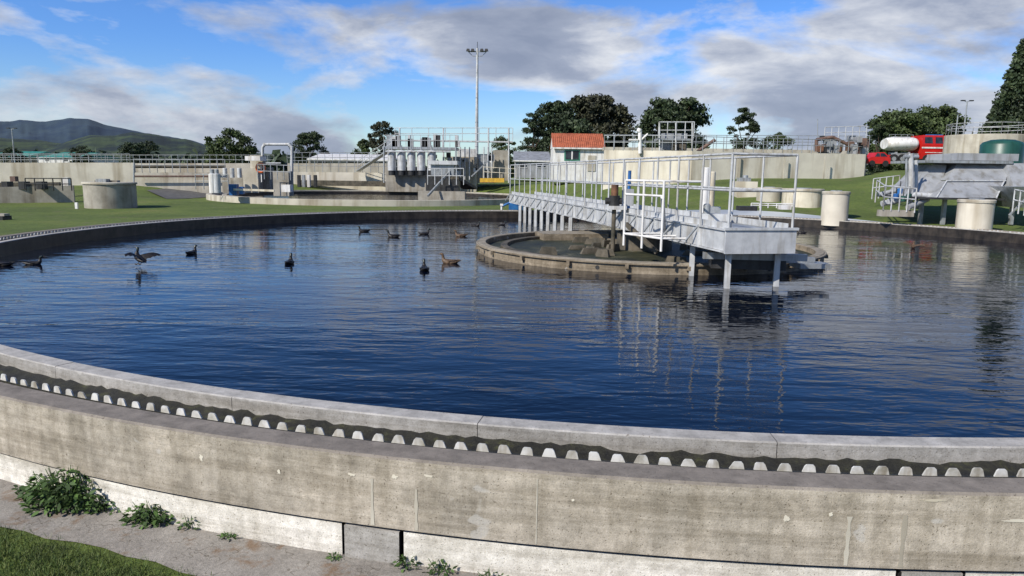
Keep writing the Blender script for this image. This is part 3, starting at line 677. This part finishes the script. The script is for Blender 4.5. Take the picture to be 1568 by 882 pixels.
b_.box((xc+w*.12,D-.003,zb+.45+hb/2),(.025,.03,hb*.9),'dark')
b_.obj('cab',e); b_=MB()
for x0,x1 in((.08,.34),(.42,.66),(.72,.88)):
    zA,zB=z1+ht*.12,z1+ht*.8; yA,yB=D+.03+.09*.12-.012,D+.03+.09*.8-.012
    b_.add([(xb+w*x0,yA,zA),(xb+w*x1,yA,zA),(xb+w*(x1-.02),yB,zB),(xb+w*x0,yB,zB)],[(0,1,2,3)],'glass')
b_.add([(xr+.01,D+.2,z1+.08),(xr+.01,D+2.0,z1+.08),(xr-.2,D+2.0,z2-.12),(xr-.2,D+.2,z2-.12)],[(0,1,2,3)],'glass'); b_.obj('windows',e); b_=MB()
for px in(1369,1382,1420,1450):
    x=X(px,D); b_.tube((x,D-.07,zb+.42),(x,D+.3,zb+.42),.42,'rubber',20); b_.tube((x,D-.1,zb+.42),(x,D-.06,zb+.42),.2,'galv',12)
b_.obj('wheels',e)
e=empty('red_car'); D=60; xc=X(1347,D); zb=W(1347,255,D).z; b_=MB()
prof=[(-1.9,.3),(-1.95,.75),(-1.5,.9),(-.9,.98),(-.35,1.42),(.9,1.45),(1.6,1.0),(1.85,.9),(1.9,.3)]; kx=.5
n=len(prof); vs=[(xc+x*kx,D+(.12 if z>1.1 else 0),zb+z*.8) for x,z in prof]+[(xc+x*kx,D+1.6-(.12 if z>1.1 else 0),zb+z*.8) for x,z in prof]
b_.add(vs,[tuple(range(n)),tuple(range(n,2*n))[::-1]]+[(i,i+n,(i+1)%n+n,(i+1)%n) for i in range(n)],'red')
b_.obj('body',e); b_=MB()
for q in([(-.75,1.0),(.1,1.0),(.1,1.36),(-.3,1.36)],[(.2,1.0),(1.35,1.02),(.85,1.36),(.2,1.36)]):
    b_.add([(xc+x*kx,D-.01+(.1 if z>1.1 else 0),zb+z*.8) for x,z in q],[(0,1,2,3)],'glass')
b_.obj('windows',e)
b_=MB()
for dx in(-1.1,1.1): b_.tube((xc+dx*kx,D-.03,zb+.25),(xc+dx*kx,D+.2,zb+.25),.25,'rubber',16)
b_.obj('wheels',e)
e=empty('floodlight_mast'); b_=MB(); D=72; bt=W(728,262,D); tp=W(731,74,D); b_.tube((bt.x+.1,D,bt.z-1.5),(tp.x,D,tp.z),.2,'galv_w',12,.1)
for q in range(1,5): p=Vector((bt.x+.1,D,bt.z)).lerp(tp,q/5); b_.cyl((p.x,D,p.z),.2-.02*q,.1,'galv',12)
b_.beam(W(717,79,D),W(745,79,D),.1,.1,'galv'); b_.beam(W(724,86,D),W(738,86,D),.06,.06,'galv'); b_.beam(W(724,86,D),W(717,79,D),.06,.06,'galv'); b_.beam(W(738,86,D),W(745,79,D),.06,.06,'galv')
b_.tube(tp,tp+Vector((0,0,.6)),.025,'dark')
for px in(717,724,738,745): p=W(px,77,D); b_.box((p.x,D-.15,p.z),(.36,.35,.22),'dark',0,.7)
b_.obj('mast',e)
def lamp(px,yt,yb,D,w=.7):
    b=MB(); t=W(px,yt,D); bo=W(px,yb,D); b.tube((t.x,D,bo.z-1.5),(t.x,D,t.z),.1,'galv',8,.06)
    for s in(-1,1): b.beam((t.x,D,t.z-.1),(t.x+s*w*.5,D,t.z+.05),.05,.05,'galv'); b.box((t.x+s*w*.6,D,t.z+.06),(w*.5,.3,.1),'dark')
    b.obj('lamp_post')
lamp(1481,155,225,75); lamp(18,197,248,90); lamp(1467,175,225,80,.25)
# ------------------------------------------------------------- trees
def quads(P,size):
    n=len(P); a=rng.normal(size=(n,3)); a/=np.linalg.norm(a,axis=1)[:,None]
    b=rng.normal(size=(n,3)); b-=a*(a*b).sum(1)[:,None]; b/=np.linalg.norm(b,axis=1)[:,None]
    s=size*rng.uniform(.5,1.2,n)[:,None]; a*=s; b*=s*.7
    return np.stack([P-a,P-b*.9,P+a,P+b],1).reshape(-1,3)
def tree(name,pc,pw,yt,yb,D,kind,mat,dens=1.0,crown_lo=.25):
    base=W(pc,yb,D); gz=min(g(base.x,D),base.z+.5); top=W(pc,yt,D).z; R=pw/F*D/2; Ht=top-gz
    e=empty(name); c=Vector((base.x,D,gz)); b=MB()
    tr=max(.12,Ht*.03); b.tube(c-Vector((0,0,.5)),c+Vector((R*.05,0,Ht*.5)),tr,'bark',8,tr*.6)
    zc0=gz+Ht*crown_lo; blobs=[]
    if kind=='conifer':
        nb=54
        for i in range(nb):
            q=i/nb; z=zc0+(top-zc0)*q; rr=(R*(1-q)**.75)*rng.uniform(.8,1.12)+.15; t=rng.uniform(0,6.28)
            for k in range(5):
                t+=1.257+rng.normal()*.3; f=rng.uniform(.35,.8); blobs.append((c.x+rr*f*math.cos(t),c.y+rr*f*math.sin(t),z-rr*.16*f,rr*.32,rr*.13+ .12))
    else:
        nb=int(80 if kind=='round' else 110); hh=(top-zc0)/2
        for i in range(nb):
            t=rng.uniform(0,6.28); q=math.sqrt(rng.uniform(.05,1)); zz=rng.uniform(-1,1)
            lim=math.sqrt(max(.08,1-zz*zz*.95))
            if kind=='umbrella': lim=math.sqrt(max(.2,1-max(0,zz)**2*.85)) if zz>-.5 else .75
            br_=R*rng.uniform(.09,.26); br_=min(br_,hh*.5)
            x=q*(R-br_*.6)*lim*math.cos(t); y=q*(R-br_*.6)*lim*math.sin(t)
            z=zc0+hh+zz*(hh-br_*.4)
            blobs.append((c.x+x,c.y+y,z,br_,br_*.62))
    for bx,by,bz,r1,r2 in blobs[::6 if kind!='conifer' else 14]:
        b.tube(c+Vector((R*.03,0,Ht*rng.uniform(.25,.5))),(bx,by,bz),tr*.35,'bark',5,tr*.12)
    b.obj('trunk_and_limbs',e)
    ls=min(max(R*.045,.12),.32)
    P=[]
    for bx,by,bz,r1,r2 in blobs:
        n=int(170*dens if kind!='conifer' else 60*dens); v=rng.normal(size=(n,3)); v/=np.linalg.norm(v,axis=1)[:,None]
        v*=(rng.uniform(.1,1.4,n)**.75)[:,None]; P.append(v*np.array([r1,r1,r2])+np.array([bx,by,bz]))
    P=np.concatenate(P); o=fast_mesh('crown',quads(P,ls),4,M[mat]); o.parent=e
tree('broadleaf_tree',352,82,197,240,95,'round','leaf',1,.05); tree('broadleaf_tree',476,64,202,242,105,'round','leafd',1,.05)
tree('gum_tree',587,50,186,240,100,'round','leafb',.7,.35); tree('broadleaf_tree',558,42,213,245,110,'round','leaf',1,0)
tree('conifer_tree',815,48,171,240,105,'round','leafd',1,.1); tree('macrocarpa_tree',852,94,156,240,108,'umbrella','leafd',1.2,.1); tree('macrocarpa_tree',905,126,149,240,112,'umbrella','leafb',1.3,.3); tree('macrocarpa_tree',880,114,185,240,104,'round','leafd',1.2,.0); tree('shrub',770,60,210,240,106,'round','leaf',1,.0)
tree('pine_tree',1032,120,149,228,100,'umbrella','leafd',1.1,.3); tree('pine_tree',1012,72,162,228,102,'round','leafd',1,.05)
tree('cypress_tree',1138,50,165,228,95,'round','leafd',1.3,.0); tree('shrub',1186,62,203,228,95,'round','leaf',.8,.0)
tree('broadleaf_tree',1372,106,170,226,115,'umbrella','leaf',1.1,.05); tree('broadleaf_tree',1430,102,164,226,118,'umbrella','leaf',1.1,.05); tree('broadleaf_tree',1345,50,192,226,112,'round','leafd',1.1,.0)
tree('conifer_tree',1556,128,44,235,80,'conifer','leafd',1.7,.0); tree('conifer_tree',1518,58,156,235,84,'conifer','leafd',1.3,.0)
tree('shrub',205,50,218,245,150,'round','leaff',1,.0);tree('shrub',228,36,214,245,155,'round','leaff',1,.0);tree('shrub',125,36,222,245,160,'round','leafd',1,.0)
tree('shrub',20,40,226,248,160,'round','leafd',1,.0)
P=[]
for i in range(170):
    px=rng.uniform(-150,1700); D=rng.uniform(180,420); c=W(px,240,D); gz=g(c.x,D)
    hgt=D/F*rng.uniform(8,20) + 1.0; r1=D/F*rng.uniform(10,26)
    n=110; v=rng.normal(size=(n,3)); v/=np.linalg.norm(v,axis=1)[:,None]; v*=(rng.uniform(.4,1,n))[:,None]
    P.append(v*np.array([r1,r1,hgt])+np.array([c.x,D,gz+hgt*.4]))
P=np.concatenate(P); fast_mesh('distant_tree_line',quads(P,1.5),4,M['leaff'])
def hills(name,prof,D,mat,seed,dep=900):
    b=MB(); vs=[];fs=[]; NX=260; xs=np.linspace(prof[0][0],prof[-1][0],NX); px=[p[0] for p in prof]; py=[p[1] for p in prof]; n=16
    for i,x in enumerate(xs):
        y=np.interp(x,px,py)+mnoise.fractal(Vector((x*.04,seed,0)),1,2,5)*1.2; t=W(x,y,D)
        for j in range(n):
            q=j/(n-1); k=(D-dep*(1-q))/D; wx=t.x*k; wy=D-dep*(1-q)
            hz=(t.z+20)*(math.sin(q*math.pi/2)**1.6)*k-20
            hz+=mnoise.fractal(Vector((wx*.006,wy*.003,seed)),1,2,5)*t.z*.14*math.sin(q*math.pi)
            if q==1: hz=t.z
            vs.append((wx,wy,hz))
    for i in range(NX-1):
        for j in range(n-1): fs.append((i*n+j,(i+1)*n+j,(i+1)*n+j+1,i*n+j+1))
    b.add(vs,fs,mat,True); b.obj(name)
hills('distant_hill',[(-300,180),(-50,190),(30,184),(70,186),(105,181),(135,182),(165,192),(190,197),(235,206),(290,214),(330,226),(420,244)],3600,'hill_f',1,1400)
hills('bush_hill',[(60,232),(110,214),(140,207),(175,208),(200,202),(240,206),(262,212),(285,213),(310,222),(345,232),(500,240)],1500,'hill_n',3,600)
hills('low_ridge',[(-300,205),(-50,208),(20,212),(60,215),(110,222),(170,236)],2100,'hill_n',5,700)
# ------------------------------------------------------------- weeds and near grass
def leafy(name,px,py,w,h,n,ls,mat='weed'):
    c=onz(px,py,-.76); V=[]
    e=empty(name); b=MB()
    for i in range(max(4,n//25)):
        t=rng.uniform(0,6.28); q=rng.uniform(.2,1); tip=(c.x+w*.45*q*math.cos(t),c.y+.08+.3*w*q*math.sin(t)*.5,c.z+h*rng.uniform(.5,1.)); b.tube((c.x,c.y+.05,c.z-.02),tip,.004,'weed',5,.002)
    b.obj('stems',e)
    for i in range(n):
        t=rng.uniform(0,6.28); q=rng.uniform(0,1)**.6; hh=rng.uniform(.05,1)*(1-q*.55)
        p=np.array([c.x+w*.5*q*math.cos(t),c.y+.05+w*.22*q*math.sin(t),c.z+h*hh])
        a=np.array([math.cos(t+rng.normal()*.6),math.sin(t+rng.normal()*.6),rng.uniform(-.6,.6)]); a/=np.linalg.norm(a)
        s_=np.cross(a,rng.normal(size=3)*.5+np.array([0,0,1])); s_/=np.linalg.norm(s_); up=np.cross(s_,a)
        l=ls*rng.uniform(.4,1.3); V+= [p,p+a*l*.35+s_*l*.24+up*l*.05,p+a*l*.7+s_*l*.17,p+a*l-up*l*.12,p+a*l*.7-s_*l*.17,p+a*l*.35-s_*l*.24+up*l*.05]
    o=fast_mesh('leaves',np.array(V),6,M[mat]); o.parent=e
leafy('leafy_weed',95,782,.62,.34,900,.055); leafy('leafy_weed',150,786,.3,.12,140,.045); leafy('leafy_weed',225,805,.36,.16,380,.05); leafy('leafy_weed',285,815,.14,.12,50,.04); leafy('leafy_weed',345,830,.12,.05,40,.035)
leafy('leafy_weed',620,876,.16,.09,60,.04); leafy('leafy_weed',672,884,.2,.09,60,.04); leafy('leafy_weed',510,862,.1,.04,25,.03); leafy('leafy_weed',60,765,.4,.2,260,.05); leafy('leafy_weed',750,900,.2,.1,60,.035)
V=[]
for i in range(45000):
    t=math.radians(rng.uniform(222,262)); rr=17.29+abs(rng.normal())*.3+rng.uniform(0,.3)
    if rr<17.36 and rng.uniform()<.5: continue
    x=TC.x+rr*math.cos(t); y=TC.y+rr*math.sin(t); z=g(x,y)
    h=rng.uniform(.02,.055); a=rng.uniform(0,6.28); w=.0028; lx,ly=rng.normal(size=2)*.02
    V+=[(x-w*math.cos(a),y-w*math.sin(a),z),(x+w*math.cos(a),y+w*math.sin(a),z),(x+lx,y+ly,z+h)]
fast_mesh('grass_verge',np.array(V),3,M['blade'])
# ------------------------------------------------------------- camera, light, sky
cam=bpy.data.cameras.new('camera'); co=bpy.data.objects.new('camera',cam); S.collection.objects.link(co)
c_,s_=math.cos(RO),math.sin(RO); r0=Vector((1,0,0)); u0=Vector((0,math.sin(PT),math.cos(PT))); fw=Vector((0,math.cos(PT),-math.sin(PT)))
rt=c_*r0+s_*u0; up=-s_*r0+c_*u0
co.matrix_world=Matrix(((rt.x,up.x,-fw.x,0),(rt.y,up.y,-fw.y,0),(rt.z,up.z,-fw.z,H),(0,0,0,1)))
cam.sensor_width=36; cam.lens=36*F/1568; cam.clip_end=12000; cam.clip_start=.05; S.camera=co
el=math.radians(38); sd=Vector((-.72,-.69,0)).normalized()
sun=bpy.data.lights.new('sun','SUN'); sun.energy=5.0; sun.angle=math.radians(.5); sun.color=(1,.94,.85)
so=bpy.data.objects.new('sun',sun); S.collection.objects.link(so)
dirv=Vector((sd.x*math.cos(el),sd.y*math.cos(el),math.sin(el))); so.rotation_euler=dirv.to_track_quat('Z','Y').to_euler()
wd=bpy.data.worlds.new('World'); S.world=wd; wd.use_nodes=True; nt=wd.node_tree; nt.nodes.clear()
out=nt.nodes.new('ShaderNodeOutputWorld'); bg=nt.nodes.new('ShaderNodeBackground'); nt.links.new(bg.outputs[0],out.inputs[0])
sky=nt.nodes.new('ShaderNodeTexSky'); sky.sky_type='NISHITA'; sky.sun_disc=False; sky.sun_elevation=el; sky.sun_rotation=math.atan2(sd.x,sd.y)
sky.air_density=1.0; sky.dust_density=.3; sky.ozone_density=2.0
tc=nt.nodes.new('ShaderNodeTexCoord'); dv=tc.outputs['Generated']
sx=nt.nodes.new('ShaderNodeSeparateXYZ'); nt.links.new(dv,sx.inputs[0])
def mrange(src,a,b,c,d):
    m=nt.nodes.new('ShaderNodeMapRange'); m.interpolation_type='SMOOTHSTEP'
    for i,v in enumerate((a,b,c,d)): m.inputs[i+1].default_value=v
    nt.links.new(src,m.inputs[0]); return m.outputs[0]
n1=noise(nt,mapping(nt,dv,(1,1,2.7),(0,.12,0)),3.0,10,.56,.25)
n2=noise(nt,mapping(nt,dv,(1,1,3.0)),6.5,9,.6,.2)
n3=noise(nt,mapping(nt,dv,(1,1,2.7),(0,.12,0)),3.0,3,.5,.25)
cf=math_n(nt,'ADD',n1,mrange(sx.outputs[0],-.2,.3,-.03,.075))
cf=math_n(nt,'ADD',cf,mrange(sx.outputs[2],.18,.29,.0,-.25))
cm=ramp(nt,cf,[(.45,0),(.505,.55),(.56,.97)])
shade=math_n(nt,'ADD',math_n(nt,'MULTIPLY',n2,.5),math_n(nt,'MULTIPLY',math_n(nt,'ADD',n3,mrange(sx.outputs[0],-.2,.4,-.02,.045)),.5))
cc=ramp(nt,shade,[(.43,(8.6,8.8,9.2)),(.50,(6.0,6.4,7.3)),(.57,(3.8,4.3,5.5)),(.66,(2.9,3.4,4.6))])
tint=mix(nt,mrange(sx.outputs[2],.02,.17,0,1),(1.0,1.2,1.45),(.62,1.0,1.65))
tint=mix(nt,mrange(sx.outputs[2],.18,.32,0,1),tint,(.42,.72,1.15))
blue=mix(nt,1,sky.outputs[0],tint,'MULTIPLY')
nt.links.new(mix(nt,cm,blue,cc),bg.inputs[0]); bg.inputs[1].default_value=.095
S.view_settings.view_transform='Standard'; S.view_settings.look='None'; S.view_settings.exposure=0
